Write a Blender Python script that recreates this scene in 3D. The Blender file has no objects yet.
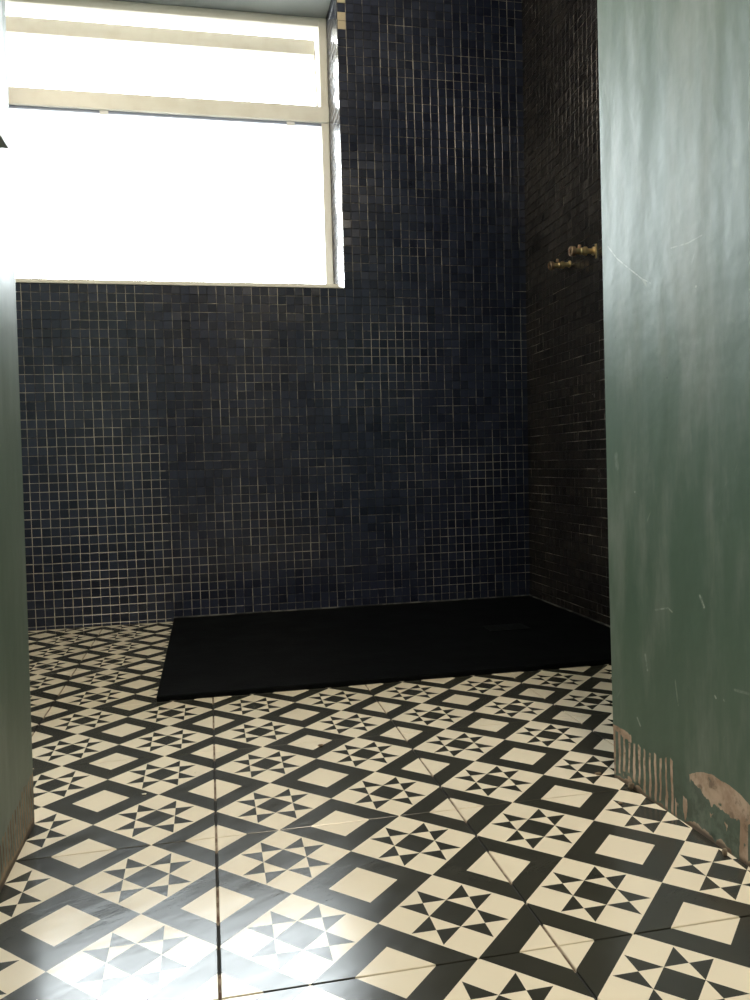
import bpy, bmesh, math, random
from mathutils import Vector, Matrix
C = bpy.context.scene
COL = C.collection
random.seed(7)

# ------------------------------------------------------------------ node helpers
class X_:
    """a socket (or number) in a node tree, with arithmetic"""
    def __init__(s, nt, v): s.nt, s.v = nt, v
    def _m(s, op, *o):
        n = s.nt.nodes.new('ShaderNodeMath'); n.operation = op
        for i, a in enumerate((s,) + o):
            a = a.v if isinstance(a, X_) else a
            if isinstance(a, (int, float)): n.inputs[i].default_value = a
            else: s.nt.links.new(a, n.inputs[i])
        return X_(s.nt, n.outputs[0])
    def __add__(s, o): return s._m('ADD', o)
    def __sub__(s, o): return s._m('SUBTRACT', o)
    def __rsub__(s, o): return (s * -1.0) + o
    def __mul__(s, o): return s._m('MULTIPLY', o)
    def __truediv__(s, o): return s._m('DIVIDE', o)
    def __lt__(s, o): return s._m('LESS_THAN', o)
    def __gt__(s, o): return s._m('GREATER_THAN', o)
    def abs(s): return s._m('ABSOLUTE')
    def round(s): return s._m('FLOOR_') if 0 else (s + 0.5)._m('FLOOR')
    def max(s, o): return s._m('MAXIMUM', o)
    def min(s, o): return s._m('MINIMUM', o)
    def sin(s): return s._m('SINE')
    def sqrt(s): return s._m('SQRT')
    def fmod(s, o): return s._m('FLOORED_MODULO', o)
    def clamp(s):
        r = s._m('ADD', 0.0); r.v.node.use_clamp = True; return r
    def step(s, a, b):
        """smoothly 0..1 as s goes a..b"""
        n = s.nt.nodes.new('ShaderNodeMapRange'); n.interpolation_type = 'SMOOTHSTEP'
        s.nt.links.new(s.v, n.inputs['Value'])
        n.inputs['From Min'].default_value = a; n.inputs['From Max'].default_value = b
        return X_(s.nt, n.outputs[0])

class Mat:
    def __init__(s, name):
        s.m = bpy.data.materials.new(name); s.m.use_nodes = True
        s.nt = s.m.node_tree; s.b = s.nt.nodes['Principled BSDF']
        s.tc = s.nt.nodes.new('ShaderNodeTexCoord')
        sp = s.nt.nodes.new('ShaderNodeSeparateXYZ')
        s.nt.links.new(s.tc.outputs['Object'], sp.inputs[0])
        s.x, s.y, s.z = (X_(s.nt, sp.outputs[i]) for i in range(3))
    def combine(s, x, y, z):
        n = s.nt.nodes.new('ShaderNodeCombineXYZ')
        for i, a in enumerate((x, y, z)):
            if isinstance(a, X_): s.nt.links.new(a.v, n.inputs[i])
            else: n.inputs[i].default_value = a
        return n.outputs[0]
    def noise(s, scale, detail=3, rough=.55, vec=None, dist=0):
        n = s.nt.nodes.new('ShaderNodeTexNoise')
        n.inputs['Scale'].default_value = scale; n.inputs['Detail'].default_value = detail
        n.inputs['Roughness'].default_value = rough; n.inputs['Distortion'].default_value = dist
        s.nt.links.new(vec if vec is not None else s.tc.outputs['Object'], n.inputs['Vector'])
        return X_(s.nt, n.outputs['Fac'])
    def voro(s, scale, vec=None):
        n = s.nt.nodes.new('ShaderNodeTexVoronoi'); n.inputs['Scale'].default_value = scale
        s.nt.links.new(vec if vec is not None else s.tc.outputs['Object'], n.inputs['Vector'])
        return X_(s.nt, n.outputs['Distance']), n.outputs['Color']
    def island(s):
        n = s.nt.nodes.new('ShaderNodeNewGeometry'); return X_(s.nt, n.outputs['Random Per Island'])
    def mix(s, f, a, b):
        n = s.nt.nodes.new('ShaderNodeMix'); n.data_type = 'RGBA'
        if isinstance(f, X_): s.nt.links.new(f.v, n.inputs[0])
        else: n.inputs[0].default_value = f
        for i, c in ((6, a), (7, b)):
            if isinstance(c, tuple): n.inputs[i].default_value = (*c, 1)
            else: s.nt.links.new(c, n.inputs[i])
        return n.outputs[2]
    def color(s, c):
        if isinstance(c, tuple): s.b.inputs['Base Color'].default_value = (*c, 1)
        else: s.nt.links.new(c, s.b.inputs['Base Color'])
    def rough(s, r):
        if isinstance(r, X_): s.nt.links.new(r.v, s.b.inputs['Roughness'])
        else: s.b.inputs['Roughness'].default_value = r
    def set(s, **k):
        for a, v in k.items(): s.b.inputs[a.replace('_', ' ')].default_value = v
    def bump(s, h, dist=.001, strength=1):
        n = s.nt.nodes.new('ShaderNodeBump'); n.inputs['Distance'].default_value = dist
        n.inputs['Strength'].default_value = strength
        s.nt.links.new(h.v, n.inputs['Height']); s.nt.links.new(n.outputs[0], s.b.inputs['Normal'])

def simple(name, col, rough=.5, metal=0., **k):
    m = Mat(name); m.color(col); m.rough(rough); m.set(Metallic=metal, **k); return m.m

# ------------------------------------------------------------------ mesh helpers
def link(name, verts, faces, mats, parent=None, mi=None, smooth=False):
    me = bpy.data.meshes.new(name); me.from_pydata(verts, [], faces); me.update()
    for m in (mats if isinstance(mats, (list, tuple)) else [mats]): me.materials.append(m)
    if mi: me.polygons.foreach_set('material_index', mi)
    if smooth: me.polygons.foreach_set('use_smooth', [True] * len(me.polygons))
    o = bpy.data.objects.new(name, me); COL.objects.link(o); o.parent = parent
    return o
def frombm(name, bm, mats, parent=None, smooth=False):
    bmesh.ops.recalc_face_normals(bm, faces=bm.faces[:])
    me = bpy.data.meshes.new(name); bm.to_mesh(me); bm.free()
    for m in (mats if isinstance(mats, (list, tuple)) else [mats]): me.materials.append(m)
    if smooth:
        for p in me.polygons: p.use_smooth = True
    o = bpy.data.objects.new(name, me); COL.objects.link(o); o.parent = parent
    return o
def bx(bm, x0, x1, y0, y1, z0, z1, bev=0):
    vs = [bm.verts.new((x, y, z)) for x in (x0, x1) for y in (y0, y1) for z in (z0, z1)]
    fs = [bm.faces.new([vs[i] for i in f]) for f in
          ((0, 1, 3, 2), (4, 6, 7, 5), (0, 4, 5, 1), (2, 3, 7, 6), (0, 2, 6, 4), (1, 5, 7, 3))]
    if bev:
        es = list({e for f in fs for e in f.edges})
        bmesh.ops.bevel(bm, geom=es, offset=bev, segments=2, affect='EDGES', profile=.6)
    return vs
def boxobj(name, dims, mats, parent=None, bev=0):
    bm = bmesh.new(); bx(bm, *dims, bev); return frombm(name, bm, mats, parent)
def lathe(bm, prof, axis, origin, seg=24, sides=None):
    """prof: list of (distance along axis, radius); sides<seg gives a hexagon"""
    a = Vector(axis).normalized(); u = a.orthogonal().normalized(); w = a.cross(u); o = Vector(origin)
    n = sides or seg; rings = []
    for d, r in prof:
        rings.append([bm.verts.new(o + a * d + (u * math.cos(2 * math.pi * k / n) + w * math.sin(2 * math.pi * k / n)) * max(r, 1e-5)) for k in range(n)])
    for A, B in zip(rings, rings[1:]):
        for k in range(n): bm.faces.new((A[k], A[(k + 1) % n], B[(k + 1) % n], B[k]))
    bm.faces.new(rings[0][::-1]); bm.faces.new(rings[-1])
def struct(o): o['kind'] = 'structure'; return o
def tag(o, label, cat, group=None):
    o['label'] = label; o['category'] = cat
    if group: o['group'] = group
    return o
def empty(name, loc=(0, 0, 0)):
    o = bpy.data.objects.new(name, None); o.empty_display_size = .05; o.location = loc; COL.objects.link(o); return o

# ------------------------------------------------------------------ dimensions (metres)
L = .333                       # floor tile
YB = 1.922                     # face of the back wall
XR = 1.105                     # face of the shower's right wall
XL = -1.02                     # left wall of the bathroom (hidden)
WX0, WX1, WZ0, WZ1 = -.66, .473, 1.075, 2.072    # window opening
YF = 2.14                      # inner face of the window frame
ZC = 2.42                      # ceiling
PE, PEL = .383, .445           # far ends of the green walls (right, left)
YH = -2.3                      # end of the entrance passage
P = .028                       # mosaic pitch

# ------------------------------------------------------------------ materials
def victorian(m):
    """1 where the printed pattern is dark: squares in squares and eight point stars, set diagonally"""
    d = L / 2
    u, v = m.x / d, m.y / d
    p, q = u + v, u - v
    pr, qr = p.round(), q.round()
    fp, fq = p - pr, q - qr
    star = (pr + qr).fmod(2.0) > .5
    ap, aq = fp.abs(), fq.abs()
    sqd = ap.max(aq) > .245
    sp, sq = ap * (2 / .965), aq * (2 / .965)
    T = 1 / 3
    cen = sp.max(sq) < T
    def edge(a, b):
        la, lb = a * 3.0, ((b - 2 / 3) * 3.0).abs()
        return (la > lb) * (la < 1.0) * (lb < 1.0)
    st = cen.max(edge(sp, sq)).max(edge(sq, sp))
    return star * st + (1.0 - star) * sqd

fm = Mat('printed_porcelain')
dark = victorian(fm)
n1 = fm.noise(9, 4, .6); n2 = fm.noise(140, 2, .6)
stv = fm.combine(fm.x * 6.0 + fm.y * 3.0, fm.y * 22.0 - fm.x * 11.0, 0.0)
streak = fm.noise(1.6, 5, .62, stv)
cream = fm.mix(n1, (.76, .67, .53), (.83, .75, .61))
blk = fm.mix(n1, (.030, .030, .024), (.046, .045, .036))
fm.color(fm.mix(dark, cream, blk))
fm.rough((streak * .22 + .07) + dark * .03)
fm.set(Specular_IOR_Level=.42)
fm.bump(streak * .6 + fm.noise(5, 2) * .6 + n2 * .02, .0012, .35)
gm = Mat('floor_joint')
gm.color(gm.mix(victorian(gm), gm.mix(gm.noise(60).step(.4, .62), (.10, .055, .03), (.28, .22, .16)), (.012, .011, .010)))
gm.rough(.9)

def tile_mat(name, a, b, hz, hazeamt, rough):
    m = Mat(name); r = m.island()
    haze = (m.noise(7, 5, .65) - .42).max(0.0) * hazeamt
    col = m.mix(r, a, b)
    m.color(m.mix(haze.clamp(), col, hz))
    m.rough(m.noise(11, 4) * .16 + rough)
    m.bump(m.noise(55, 2), .0006, .25)
    m.set(Specular_IOR_Level=.5)
    return m.m
navy = tile_mat('navy_glass_mosaic', (.008, .010, .024), (.021, .026, .052), (.10, .115, .16), .30, .10)
dusty = tile_mat('dusty_black_mosaic', (.010, .009, .011), (.028, .024, .024), (.15, .125, .105), .45, .16)
def grout_mat(name, bias, u):
    m = Mat(name)
    along = m.x if u == 'x' else m.y
    iu, iz = ((along - (WX1 if u == 'x' else YB)) / P).round(), ((m.z - WZ0) / P).round()
    onv = (((along - (WX1 if u == 'x' else YB)) / P) - iu).abs() < (((m.z - WZ0) / P) - iz).abs()   # which joint this point belongs to
    # each joint run keeps its own tone for a few tiles
    nv = m.noise(1.0, 3, .6, m.combine(iu * 7.31, m.z * 5.0, 3.0))
    nh = m.noise(1.0, 3, .6, m.combine(iz * 5.77, along * 5.0, 9.0))
    big = m.noise(2.6, 4, .6)
    sel = onv * nv + (1.0 - onv) * (nh - .035 - m.z.step(.95, 1.25) * (m.x > WX1 - .01) * .11)
    f = (sel * .55 + big * .55 + m.noise(120, 2) * .16)
    if bias is None:
        low = m.z.step(.75, .25) * .12
        left = (m.x < -.125) * .035
        f = f + low * (m.x < -.125) + left
        f = f.step(.53, .78)
    else: f = (f + bias).step(.51, .78)
    m.color(m.mix(f, (.016, .018, .026), (.50, .45, .38)))
    m.rough(.85)
    return m.m
grout_b = grout_mat('patchy_grout_back', None, 'x')
grout_r = grout_mat('patchy_grout_right', -.05, 'y')
warm_glint = simple('warm_glint_tile', (.55, .47, .33), .7)  # beige colour standing in for a warm reflection on glossy tiles

def segs(m, u, v, pts, w):
    """soft thin line through pts (wall plane coordinates u, v)"""
    best = None
    for (ax, ay), (bx_, by) in zip(pts, pts[1:]):
        dx, dy = bx_ - ax, by - ay; l2 = dx * dx + dy * dy
        t = (((u - ax) * dx + (v - ay) * dy) / l2).max(0.0).min(1.0)
        ex, ey = (u - ax) - t * dx, (v - ay) - t * dy
        dd = (ex * ex + ey * ey).sqrt()
        best = dd if best is None else best.min(dd)
    return best.step(w, w * .35)

def green_wall(name, side):
    m = Mat(name)
    n = m.noise(3.2, 5, .6); nf = m.noise(26, 4, .6); nf2 = m.noise(90, 3, .6)
    # plaster dust wiped over the paint, in upright smears
    sm = m.noise(1.0, 5, .62, m.combine(m.x * 9.0, m.y * 13.0, m.z * 3.2))
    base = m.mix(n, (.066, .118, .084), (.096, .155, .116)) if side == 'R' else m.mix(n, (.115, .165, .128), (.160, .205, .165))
    dust = (sm.step(.42, .74) * .36)
    col = m.mix(dust, base, (.40, .42, .40))
    vd, vc = m.voro(20)
    spots = (vd < .032) * (m.noise(5) > .52)
    col = m.mix(spots * .55, col, (.42, .46, .40))
    vd2, _ = m.voro(31, m.combine(m.x, m.y + 3.0, m.z * .8))
    col = m.mix((vd2 < .030) * (m.noise(7) > .55) * .8, col, (.02, .035, .03))
    scuff = m.noise(1.0, 3, .5, m.combine(m.x * 30, m.y * 90.0 + m.z * 50.0, m.z * 18.0)).step(.70, .80) * m.noise(6).step(.5, .62) * .35
    col = m.mix(scuff, col, (.45, .5, .45))
    if side == 'R':
        for pts, w, s in MARKS: col = m.mix(segs(m, m.y, m.z, pts, w) * (nf2.step(.32, .62) * s * .75), col, (.62, .66, .62))
    # bare plaster with glue ridges where the skirting was pulled off
    wob = (m.noise(14, 4, .6) - .5)
    st = ((m.y + wob * .012 + m.z * .04) * (2 * math.pi / .0125)).sin()
    stn = m.noise(1.0, 3, .6, m.combine(0.0, m.y * 75.0, m.z * 9.0))
    if side == 'R':
        top = .071 + .0
        ridges = (st + (stn - .5) * 3.0 > .35) * (m.z + wob * .06 + stn * .006 < .073) * (m.y > .232) * (m.z + wob * .10 > .012)
        rim = (m.z + wob * .03 < .081) * (m.z + wob * .04 > .070) * (m.y + wob * .05 > .335)
        hump = (m.y - .135)
        up = .0855 - (hump * hump) * 4.0
        patch = (m.z + wob * .02 < up) * (m.z + wob * .05 + (stn - .5) * .02 > .056) * (m.y + wob * .03 < .198)
        drips = (stn + (wob.abs()) * .6 > .66) * (m.z + wob * .05 < .040) * (m.y < .232)
        col_ = ((m.y - .098 + wob * .01).abs() < .007) * (m.z < .07)
        foot = (m.z + wob * .07 < .008)
        bare = ridges.max(rim).max(patch).max(drips).max(foot).max(col_)
    else:
        tp = m.y * .10 + .030
        ridges = (st + (stn - .5) * 3.2 > .0) * (m.z + wob * .05 < tp) * (m.y > .25)
        foot = (m.z + wob * .05 < .012)
        bare = ridges.max(foot)
    bcol = m.mix(nf.step(.35, .65), (.40, .27, .19), (.62, .48, .38)) if side == 'R' else m.mix(nf.step(.35, .65), (.16, .11, .07), (.42, .31, .21))
    grime = (m.z + wob * .08).step(.095, .02) * (m.noise(42, 5, .7).step(.40, .60) * .65)
    col = m.mix(grime, col, (.030, .045, .032))
    bcol = m.mix(m.noise(55, 5, .7).step(.52, .66) * .7, bcol, (.16, .11, .075))
    bcol = m.mix((m.z + wob * .02).step(.010, .003) * .85, bcol, (.07, .05, .035))
    col = m.mix(bare * ((nf2 + m.noise(34, 4, .7) * .6).step(.52, .66)), col, bcol)
    m.color(col)
    m.rough((sm * .22 + .35) + bare * .4)
    m.set(Specular_IOR_Level=.68)
    m.bump(nf * .10 + m.noise(1.0, 2, .5, m.combine(m.x * 6.0, m.y * 11.0, m.z * 2.6)) * 2.0 + n * 2.6 + bare * .8 + nf2 * .04, .0026, .6)
    return m.m
# scratches and dabs seen on the right wall (y along the wall, z up)
MARKS = [
    ([(.3675, .799), (.345, .776), (.3177, .756), (.285, .733), (.267, .724)], .0013, .75),
    ([(.285, .733), (.275, .722)], .0024, .4),
    ([(.2206, .7584), (.186, .7555), (.1585, .7575)], .0012, .4),
    ([(.3574, .4923), (.3556, .474)], .006, .25),
    ([(.1731, .3101), (.1655, .2973)], .0026, .7),
    ([(.2689, .2762), (.2399, .2837), (.2314, .2797)], .0016, .5),
    ([(.2943, .2076), (.2902, .1871)], .0028, .5),
    ([(.3168, .1103), (.3097, .1007)], .0020, .6),
    ([(.1468, .189), (.1449, .187)], .0020, .8), ([(.130, .1887), (.129, .188)], .0018, .8),
    ([(.2274, .1886), (.222, .1562)], .0018, .3),
    ([(.1099, .2064), (.084, .2086)], .0024, .3),
]
GR = green_wall('green_paint_right', 'R'); GL = green_wall('green_paint_left', 'L')

cw = Mat('cream_window_paint'); cw.color(cw.mix(cw.noise(14, 4).step(.4, .7), (.84, .82, .75), (.79, .76, .68)))
cw.rough(.35); cw = cw.m
bead_m = simple('blue_grey_bead', (.30, .34, .46), .4)
white_m = simple('white_plastic', (.8, .8, .8), .4)
pl = Mat('bare_grey_plaster'); pn = pl.noise(5, 5)
crk = (pl.y - 1.985 + (pl.noise(9, 5, .7) - .5) * .05).abs() < .0045
pl.color(pl.mix(crk, pl.mix(pn, (.15, .165, .165), (.25, .26, .25)), (.05, .05, .06))); pl.rough(.85); pl = pl.m
cl = simple('ceiling_white', (.72, .71, .68), .85)
paintw = simple('plain_wall_paint', (.42, .45, .41), .7)
tray_m = Mat('black_slate_resin')
tn = tray_m.noise(60, 5, .65); tray_m.color(tray_m.mix(tn, (.0012, .0016, .0022), (.0032, .0040, .0052))); tray_m.rough(tray_m.noise(8) * .2 + .5)
tray_m.bump(tn + tray_m.noise(12, 4) * 1.5, .0012, .5); tray_m.set(Specular_IOR_Level=.08); tray_m = tray_m.m
cover_m = simple('black_drain_cover', (.004, .005, .006), .45, 0, Specular_IOR_Level=.2)
sealm = Mat('grey_sealant'); sealm.color(sealm.mix(sealm.noise(18, 4).step(.42, .62), (.012, .013, .015), (.16, .155, .145))); sealm.rough(.5); sealm = sealm.m
brass = Mat('tarnished_brass'); brass.color(brass.mix(brass.noise(160, 3), (.85, .60, .30), (.95, .80, .52))); brass.set(Metallic=1.0); brass.rough(.42); brass = brass.m
copper = simple('pinkish_gunmetal', (.85, .58, .40), .35, 1.0)
darkhole = simple('dark_bore', (.02, .016, .012), .6)
crumb = simple('mortar_crumb_brown', (.20, .14, .09), .9); crumbl = simple('mortar_crumb_pale', (.72, .66, .56), .9)
glass = Mat('window_glass'); nt = glass.nt
tr = nt.nodes.new('ShaderNodeBsdfTransparent'); tr.inputs[0].default_value = (.96, .98, .97, 1)
gl = nt.nodes.new('ShaderNodeBsdfGlossy'); gl.inputs['Roughness'].default_value = .02
fr = nt.nodes.new('ShaderNodeFresnel'); fr.inputs[0].default_value = 1.3
mx = nt.nodes.new('ShaderNodeMixShader'); nt.links.new(fr.outputs[0], mx.inputs[0]); nt.links.new(tr.outputs[0], mx.inputs[1]); nt.links.new(gl.outputs[0], mx.inputs[2])
nt.links.new(mx.outputs[0], nt.nodes['Material Output'].inputs[0]); glass = glass.m

# ------------------------------------------------------------------ floor: printed tiles with open joints
V, F = [], []
rng = random.Random(3)
for i in range(-5, 6):
    for j in range(-8, 7):
        x0, x1, y0, y1 = i * L, (i + 1) * L, j * L, (j + 1) * L
        y1 = min(y1, YB - .001)
        if y0 >= YB: continue
        x0, x1 = max(x0, XL), min(x1, XR + .001)
        if x1 <= x0: continue
        g, h = .0015, .0009
        b = .0006; dz = [rng.uniform(-.0003, .0003) for _ in range(4)]
        n = len(V)
        cs = [(x0 + g, y0 + h), (x1 - g, y0 + h), (x1 - g, y1 - h), (x0 + g, y1 - h)]
        ci = [(x0 + g + b, y0 + h + b), (x1 - g - b, y0 + h + b), (x1 - g - b, y1 - h - b), (x0 + g + b, y1 - h - b)]
        V += [(x, y, -.008) for x, y in cs] + [(x, y, -b + dz[k]) for k, (x, y) in enumerate(cs)] + [(x, y, dz[k]) for k, (x, y) in enumerate(ci)]
        F.append((n + 8, n + 9, n + 10, n + 11))
        for k in range(4):
            l = (k + 1) % 4
            F += [(n + k, n + l, n + 4 + l, n + 4 + k), (n + 4 + k, n + 4 + l, n + 8 + l, n + 8 + k)]
floor = struct(link('floor', V, F, fm.m))
boxobj('floor_joints', (XL, XR, YH, YB, -.03, -.0024), gm.m, floor)

# ------------------------------------------------------------------ mosaic
class Mos:
    def __init__(s): s.v, s.f, s.mi = [], [], []
    def box(s, x0, x1, y0, y1, z0, z1, mi=0):
        n = len(s.v); s.v += [(x, y, z) for x in (x0, x1) for y in (y0, y1) for z in (z0, z1)]
        for f in ((0, 1, 3, 2), (4, 6, 7, 5), (0, 4, 5, 1), (2, 3, 7, 6), (0, 2, 6, 4), (1, 5, 7, 3)):
            s.f.append(tuple(n + i for i in f)); s.mi.append(mi)
    def tile(s, o, U, W, N, u0, u1, w0, w1, mi, tilt, hgt=.0014):
        g, b = .00088, .0009
        if u1 - u0 < .006 or w1 - w0 < .006: return
        a0, a1, c0, c1 = u0 + g, u1 - g, w0 + g, w1 - g
        tu, tw = random.gauss(0, tilt), random.gauss(0, tilt)
        ju, jw = random.gauss(0, .00025), random.gauss(0, .00025)
        cs = [(a0, c0), (a1, c0), (a1, c1), (a0, c1)]; ci = [(a0 + b, c0 + b), (a1 - b, c0 + b), (a1 - b, c1 - b), (a0 + b, c1 - b)]
        mu, mw = (a0 + a1) / 2, (c0 + c1) / 2
        n = len(s.v)
        for (ring, h) in ((cs, -.0015), (cs, hgt - .0007), (ci, hgt)):
            for u, w in ring:
                hh = h if h < 0 else max(h + (u - mu) * tu + (w - mw) * tw, .0003)
                s.v.append(tuple(o[k] + U[k] * (u + ju) + W[k] * (w + jw) + N[k] * hh for k in range(3)))
        s.f.append((n + 8, n + 9, n + 10, n + 11)); s.mi.append(mi)
        for k in range(4):
            l = (k + 1) % 4
            s.f += [(n + k, n + l, n + 4 + l, n + 4 + k), (n + 4 + k, n + 4 + l, n + 8 + l, n + 8 + k)]; s.mi += [mi, mi]
    def grid(s, o, U, W, N, ua, ub, wa, wb, up, wp, mi, tilt, skip=None, bare=None):
        """tiles between ua..ub and wa..wb, with edges in phase with up and wp; rows and columns cut at the ends"""
        us = [ua] + [up + k * P for k in range(math.ceil((ua - up) / P + 1e-4), math.ceil((ub - up) / P - 1e-4))] + [ub]
        ws = [wa] + [wp + k * P for k in range(math.ceil((wa - wp) / P + 1e-4), math.ceil((wb - wp) / P - 1e-4))] + [wb]
        for u0, u1 in zip(us, us[1:]):
            for w0, w1 in zip(ws, ws[1:]):
                uc, wc = (u0 + u1) / 2, (w0 + w1) / 2
                if skip and skip(uc, wc): continue
                k = mi(uc, wc) if callable(mi) else mi
                s.tile(o, U, W, N, u0, u1, w0, w1, k, tilt)
M = Mos()
TH = YB + .34
M.box(XL, XR + .15, YB, TH, -.03, WZ0)
M.box(WX1, XR + .15, YB, TH, WZ0, WZ1)
M.box(XL, WX0, YB, TH, WZ0, WZ1)
M.box(XL, XR + .15, YB, TH, WZ1, ZC)
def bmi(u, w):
    if WX1 < u < WX1 + P and 1.895 < w < 2.02: return 2 if random.random() < .8 else 1  # golden glint on the corner column, painted in as beige tiles
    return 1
win = lambda u, w: WX0 < u < WX1 and WZ0 < w < WZ1
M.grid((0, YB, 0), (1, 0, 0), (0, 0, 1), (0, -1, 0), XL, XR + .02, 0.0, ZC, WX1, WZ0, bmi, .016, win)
M.grid((WX1, 0, 0), (0, 1, 0), (0, 0, 1), (-1, 0, 0), YB, YF + .06, WZ0, WZ1, YB, WZ0, 1, .022)
M.grid((WX0, 0, 0), (0, 1, 0), (0, 0, 1), (1, 0, 0), YB, YF + .06, WZ0, WZ1, YB, WZ0, 1, .022)
struct(link('wall_back', M.v, M.f, [grout_b, navy, warm_glint], None, M.mi))
boxobj('window_soffit', (WX0, WX1, YB + .003, YF + .1, WZ1 - .006, WZ1 + .001), pl)['kind'] = 'structure'
bpy.data.objects['window_soffit'].name = 'trim_1'

M = Mos()
M.box(XR, XR + .15, PE, TH, -.03, ZC)
M.grid((XR, 0, 0), (0, 1, 0), (0, 0, 1), (-1, 0, 0), PE, YB, 0.0, ZC, YB, WZ0, 1, .030)
wr = struct(link('wall_right', M.v, M.f, [grout_r, dusty], None, M.mi))
# the wall leans out a few millimetres towards the top
for o in (wr,):
    for v in o.data.vertices:
        if v.co.x < XR + .1: v.co.x += .006 * v.co.z

# ------------------------------------------------------------------ green walls of the entrance passage
def green(name, pts, lean, mat):
    """pts: plan outline; lean: metres of x per metre of height"""
    n = len(pts); rows = [0, .3, .8, 1.3, 1.9, ZC]
    Vv = [(x + lean * z, y, z) for z in rows for x, y in pts]; Ff = []
    for r in range(len(rows) - 1):
        for k in range(n):
            l = (k + 1) % n; Ff.append((r * n + k, r * n + l, (r + 1) * n + l, (r + 1) * n + k))
    Ff += [tuple(range(n))[::-1], tuple((len(rows) - 1) * n + k for k in range(n))]
    bm = bmesh.new(); vs = [bm.verts.new(v) for v in Vv]
    for f in Ff: bm.faces.new([vs[i] for i in f])
    ed = [e for e in bm.edges if all(abs(v.co.y - max(p[1] for p in pts)) < 1e-4 for v in e.verts) and abs(e.verts[0].co.z - e.verts[1].co.z) > .1]
    inner = [e for e in ed if abs(e.verts[0].co.x - lean * e.verts[0].co.z - pts[0][0]) < 1e-3]
    bmesh.ops.bevel(bm, geom=inner, offset=.004, segments=3, affect='EDGES')
    for f in bm.faces: f.smooth = True
    for e in bm.edges:
        if len(e.link_faces) == 2 and e.calc_face_angle(0) > math.radians(35): e.smooth = False
    return struct(frombm(name, bm, mat))
# right: far corner, back along the passage, then the room side face of the partition
green('wall_near_right', [(.599, PE), (.6055, .30), (.612, .20), (.6165, .09), (.6205, -.05), (.6245, -.3), (.640, YH), (.80, YH), (.80, .26), (XR + .15, .26), (XR + .15, PE)], -.0062, GR)
green('wall_near_left', [(-.2475, PEL), (-.2485, .30), (-.262, YH), (-.42, YH), (-.42, .32), (XL - .1, .32), (XL - .1, PEL)], .0090, GL)
struct(boxobj('wall_left', (XL - .1, XL, PEL, TH, -.03, ZC), paintw))
struct(boxobj('wall_near', (-.45, .85, YH - .1, YH, -.03, ZC), paintw))
struct(boxobj('ceiling', (XL - .1, XR + .15, YH - .1, TH, ZC, ZC + .1), cl))

# painted board fixed on the left wall, its lower end just in view
bm = bmesh.new(); bx(bm, -.2400, -.2240, .12, .361, .8965, 2.2, .001)
wb = frombm('wall_board', bm, simple('pale_grey_paint', (.50, .53, .55), .45))
tag(wb, 'pale grey painted board fixed high on the left green wall, its dark underside at the picture edge', 'board')

# ------------------------------------------------------------------ window
w = struct(empty('window_1', (0, YF, WZ0)))
def wpart(name, boxes, mat, parent, bev=.003):
    bm = bmesh.new()
    for b in boxes: bx(bm, *b, bev)
    bmesh.ops.translate(bm, verts=bm.verts, vec=(0, -YF, -WZ0))
    return frombm(name, bm, mat, parent)
fx0, fx1 = WX0 + .002, .4715
fr_ = wpart('window_frame', [(fx0, fx0 + .034, YF, YF + .07, WZ0, 2.066), (fx1 - .028, fx1, YF, YF + .07, WZ0, 2.066),
      (fx0 + .033, fx1 - .027, YF + .001, YF + .07, 2.036, 2.066), (fx0 + .033, fx1 - .027, YF + .001, YF + .07, WZ0, 1.105),
      (fx0, fx1, YF - .010, YF + .07, 1.701, 1.755)], cw, w)
wpart('glass_pane', [(fx0 + .03, fx1 - .02, YF + .03, YF + .034, 1.10, 1.71)], glass, w, 0)
wpart('glazing_bead', [(fx0 + .034, fx1 - .022, YF + .002, YF + .03, 1.691, 1.701)], bead_m, w, .001)
for cx in (-.292, .335):
    wpart('glazing_clip', [(cx - .014, cx + .014, YF - .002, YF + .01, 1.686, 1.701)], white_m, w, .002)
# opening light: hinged along the bottom and tilted outwards at the top
sash = empty('opening_light'); sash.parent = w; sash.location = (0, .012, 1.757 - WZ0); sash.rotation_euler = (math.radians(-9), 0, 0)
H = .262; sx0, sx1 = fx0 + .038, fx1 - .034
bm = bmesh.new()
for b in [(sx0, sx1, 0, .035, H - .058, H), (sx0, sx0 + .02, 0, .035, 0, H), (sx1 - .007, sx1, 0, .035, 0, H), (sx0, sx1, 0, .035, 0, .010)]: bx(bm, *b, .002)
frombm('sash_frame', bm, cw, sash)
bm = bmesh.new(); bx(bm, sx0 + .01, sx1 - .005, .015, .019, .008, H - .02); frombm('glass_pane', bm, glass, sash)
# sill board: cream nosing over the top course of tiles
wpart('window_sill', [(WX0, .452, YB - .004, YF + .01, WZ0, WZ0 + .013), (.452, WX1 - .002, YB + .004, YF + .01, WZ0, WZ0 + .006)], cw, w, .002)

# ------------------------------------------------------------------ shower tray
tx0, ty0, tt = -.117, 1.002, .0125
t = tag(empty('shower_tray', (0, 0, 0)), 'wide flat black shower tray on the patterned floor against the mosaic walls', 'shower tray')
bm = bmesh.new(); bx(bm, tx0, XR - .002, ty0, YB - .002, 0.0006, tt, .0025)
frombm('tray_body', bm, tray_m, t)
d = boxobj('drain_cover', (.765, .885, 1.385, 1.465, tt, tt + .0022), cover_m, t, .001)
bm = bmesh.new()
for k in range(7): bx(bm, .775 + k * .0155, .781 + k * .0155, 1.395, 1.455, tt + .0022, tt + .0030, .0003)
frombm('drain_slats', bm, cover_m, d)
bm = bmesh.new(); bx(bm, tx0, XR - .001, YB - .006, YB - .0008, tt - .001, tt + .0035, .001)
bx(bm, XR - .006, XR - .0008, ty0, YB - .001, tt - .001, tt + .0035, .001)
frombm('sealant_bead', bm, sealm, t)

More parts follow.
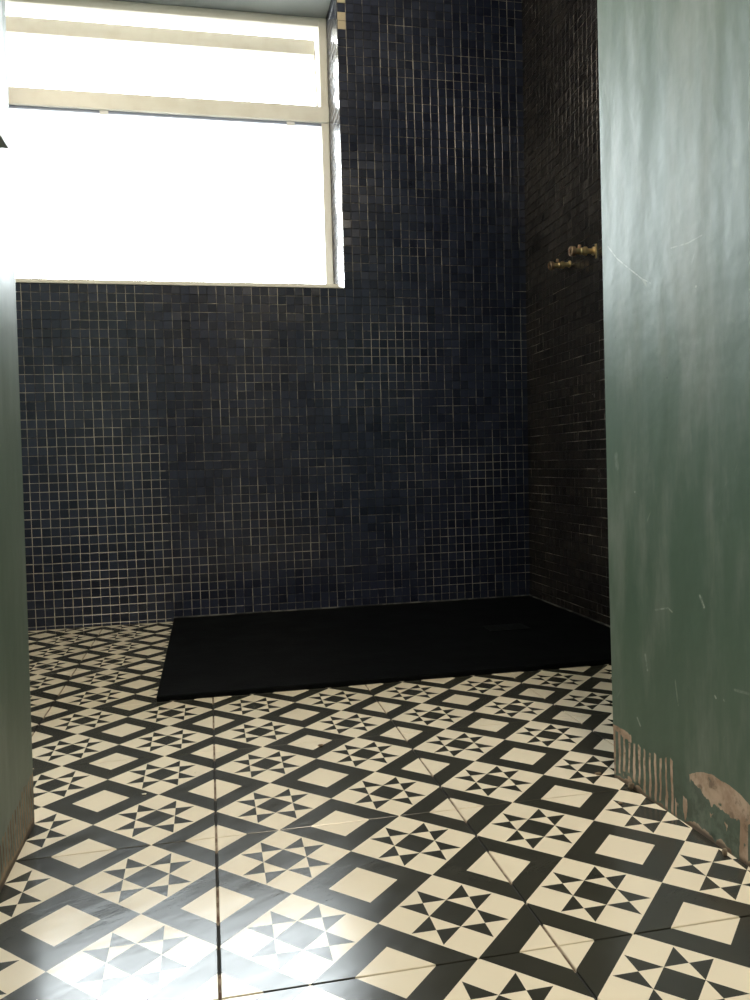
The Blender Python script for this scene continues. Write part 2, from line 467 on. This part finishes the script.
# ------------------------------------------------------------------ brass pipe fittings for the shower valve
def fitting(Y, Z, L_, rot, s, label):
    r = tag(empty('pipe_fitting', (XR + .006 * Z, Y, Z)), label, 'pipe fitting', 'brass pipe fittings on the shower wall')
    ax = (-1, 0, rot)
    def part(name, prof, mat, sides=None):
        bm = bmesh.new(); lathe(bm, [(a * L_, b * s) for a, b in prof], ax, (0, 0, 0), 24, sides)
        return frombm(name, bm, mat, r, False)
    part('wall_flange', [(.0, .012), (.04, .012), (.06, .009)], brass)
    part('pipe', [(.05, .0072), (.30, .0072), (.34, .0095), (.56, .0100), (.60, .0080), (.82, .0080)], brass)
    part('hex_nut', [(.30, .0105), (.31, .0118), (.44, .0118), (.45, .0105)], brass, 6)
    e = part('end_collar', [(.80, .0090), (.82, .0128), (.97, .0135), (1.0, .0125), (1.0, .0085), (.93, .0082)], copper)
    bm = bmesh.new(); lathe(bm, [(.90 * L_, .008 * s), (.935 * L_, .008 * s)], ax, (0, 0, 0)); frombm('bore', bm, darkhole, e)
    bm = bmesh.new(); lathe(bm, [(0, .0045 * s), (.008 * s, .0045 * s), (.010 * s, .003 * s)], (0, -.3, 1), (-.62 * L_, 0, .006 * s), 12); frombm('screw_head', bm, copper, r)
    return r
fitting(1.574, 1.083, .068, -.10, .95, 'smaller looking brass pipe fitting jutting from the dark mosaic, nearer the back corner')
f2 = fitting(1.418, 1.082, .074, -.03, 1.05, 'brass pipe fitting with wide round collar jutting from the dark mosaic, nearer the green wall')
boxobj('wall_plate', (-.004, 0, -.019, -.012, -.024, .016), brass, f2, .001)

# ------------------------------------------------------------------ crumbs of mortar on the floor
def lump(x, y, s, mat, label, z=0, fl=.5):
    rr = random.Random(int(x * 1000) + int(y * 777))
    bm = bmesh.new(); bmesh.ops.create_icosphere(bm, subdivisions=2, radius=1)
    for v in bm.verts:
        k = rr.uniform(.75, 1.2); v.co = Vector((v.co.x * k * s * 1.3, v.co.y * k * s, v.co.z * k * s * fl))
    mz = min(v.co.z for v in bm.verts)
    o = frombm('mortar_crumb', bm, mat); o.location = (x, y, z - mz - .0002)
    return tag(o, label, 'crumb', 'mortar crumbs on the floor')
CR = [(.182, .640, .0038, crumb, 'brown mortar crumb lying on a star tile in front of the shower tray'),
      (-.105, .505, .0026, crumbl, 'tiny pale mortar crumb near the joint at left, closest to the left green wall'),
      (-.030, .575, .0022, crumbl, 'tiny pale mortar crumb left of the long upright floor joint'),
      (.640 - .06, .395, .0040, crumb, 'mortar crumb at the foot of the far corner of the right green wall'),
      (.560, .290, .0026, crumb, 'small dark crumb on a star beside the right green wall')]
for a in CR: lump(a[0], a[1], a[2], a[3], a[4])
for (x, y, s, lb) in [(.5990, .330, .0030, 'flake of plaster standing against the ridged base of the right green wall'),
                      (.606, .120, .0026, 'flake of plaster at the base of the right green wall beside the big bare patch')]:
    o = lump(x, y, s, crumbl if 0 else simple('plaster_flake', (.20, .16, .12), .9), lb, 0, 1.9)
    o.name = 'plaster_flake'; o['category'] = 'flake'; o['group'] = 'plaster flakes at the wall foot'

# ------------------------------------------------------------------ light
wd = bpy.data.worlds.new('overcast'); C.world = wd; wd.use_nodes = True; nt = wd.node_tree
bg = nt.nodes['Background']; tcn = nt.nodes.new('ShaderNodeTexCoord'); sp = nt.nodes.new('ShaderNodeSeparateXYZ')
nt.links.new(tcn.outputs['Generated'], sp.inputs[0])
cr = nt.nodes.new('ShaderNodeValToRGB'); nt.links.new(sp.outputs[2], cr.inputs[0])
cr.color_ramp.elements[0].position = 0; cr.color_ramp.elements[0].color = (.45, .45, .42, 1)
cr.color_ramp.elements[1].position = .08; cr.color_ramp.elements[1].color = (.90, .95, 1.0, 1)
nt.links.new(cr.outputs[0], bg.inputs[0]); bg.inputs[1].default_value = 13.0
pt = bpy.data.lights.new('window_portal', 'AREA'); pt.shape = 'RECTANGLE'; pt.size = WX1 - WX0; pt.size_y = WZ1 - WZ0
pt.cycles.is_portal = True
po = bpy.data.objects.new('window_portal', pt); COL.objects.link(po); po.location = ((WX0 + WX1) / 2, YF + .13, (WZ0 + WZ1) / 2); po.rotation_euler = (math.radians(-90), 0, 0)
lp = bpy.data.lights.new('passage_ceiling_lamp', 'POINT'); lp.energy = 32; lp.shadow_soft_size = .22; lp.color = (1, .86, .68)
lo = bpy.data.objects.new('passage_ceiling_lamp', lp); COL.objects.link(lo); lo.location = (.40, -.62, 2.25)

lb_ = bpy.data.lights.new('bathroom_ceiling_lamp', 'POINT'); lb_.energy = 11; lb_.shadow_soft_size = .20; lb_.color = (1, .86, .68)
lo = bpy.data.objects.new('bathroom_ceiling_lamp', lb_); COL.objects.link(lo); lo.location = (-.60, .95, 2.30)

# ------------------------------------------------------------------ camera
cam = bpy.data.cameras.new('camera'); co = bpy.data.objects.new('camera', cam); COL.objects.link(co)
cam.sensor_fit = 'VERTICAL'; cam.sensor_height = 36; cam.lens = 805.338 * 36 / 1000; cam.clip_start = .02
r_ = Vector((0.9787263545999219, -0.20334955795422202, -0.02727049855375729))
u_ = Vector((0.03548879672063845, 0.03687768988511957, 0.9986894318535957))
f_ = Vector((0.2020773815123038, 0.9784114641951817, -0.043309798112798566))
mt = Matrix((r_, u_, -f_)).transposed().to_4x4(); mt.translation = Vector((0.00609518, -0.73748592, 0.48710373))
co.matrix_world = mt
C.camera = co
C.view_settings.view_transform = 'Standard'; C.view_settings.look = 'None'; C.view_settings.gamma = 1
C.view_settings.use_curve_mapping = False; C.view_settings.exposure = 1.05
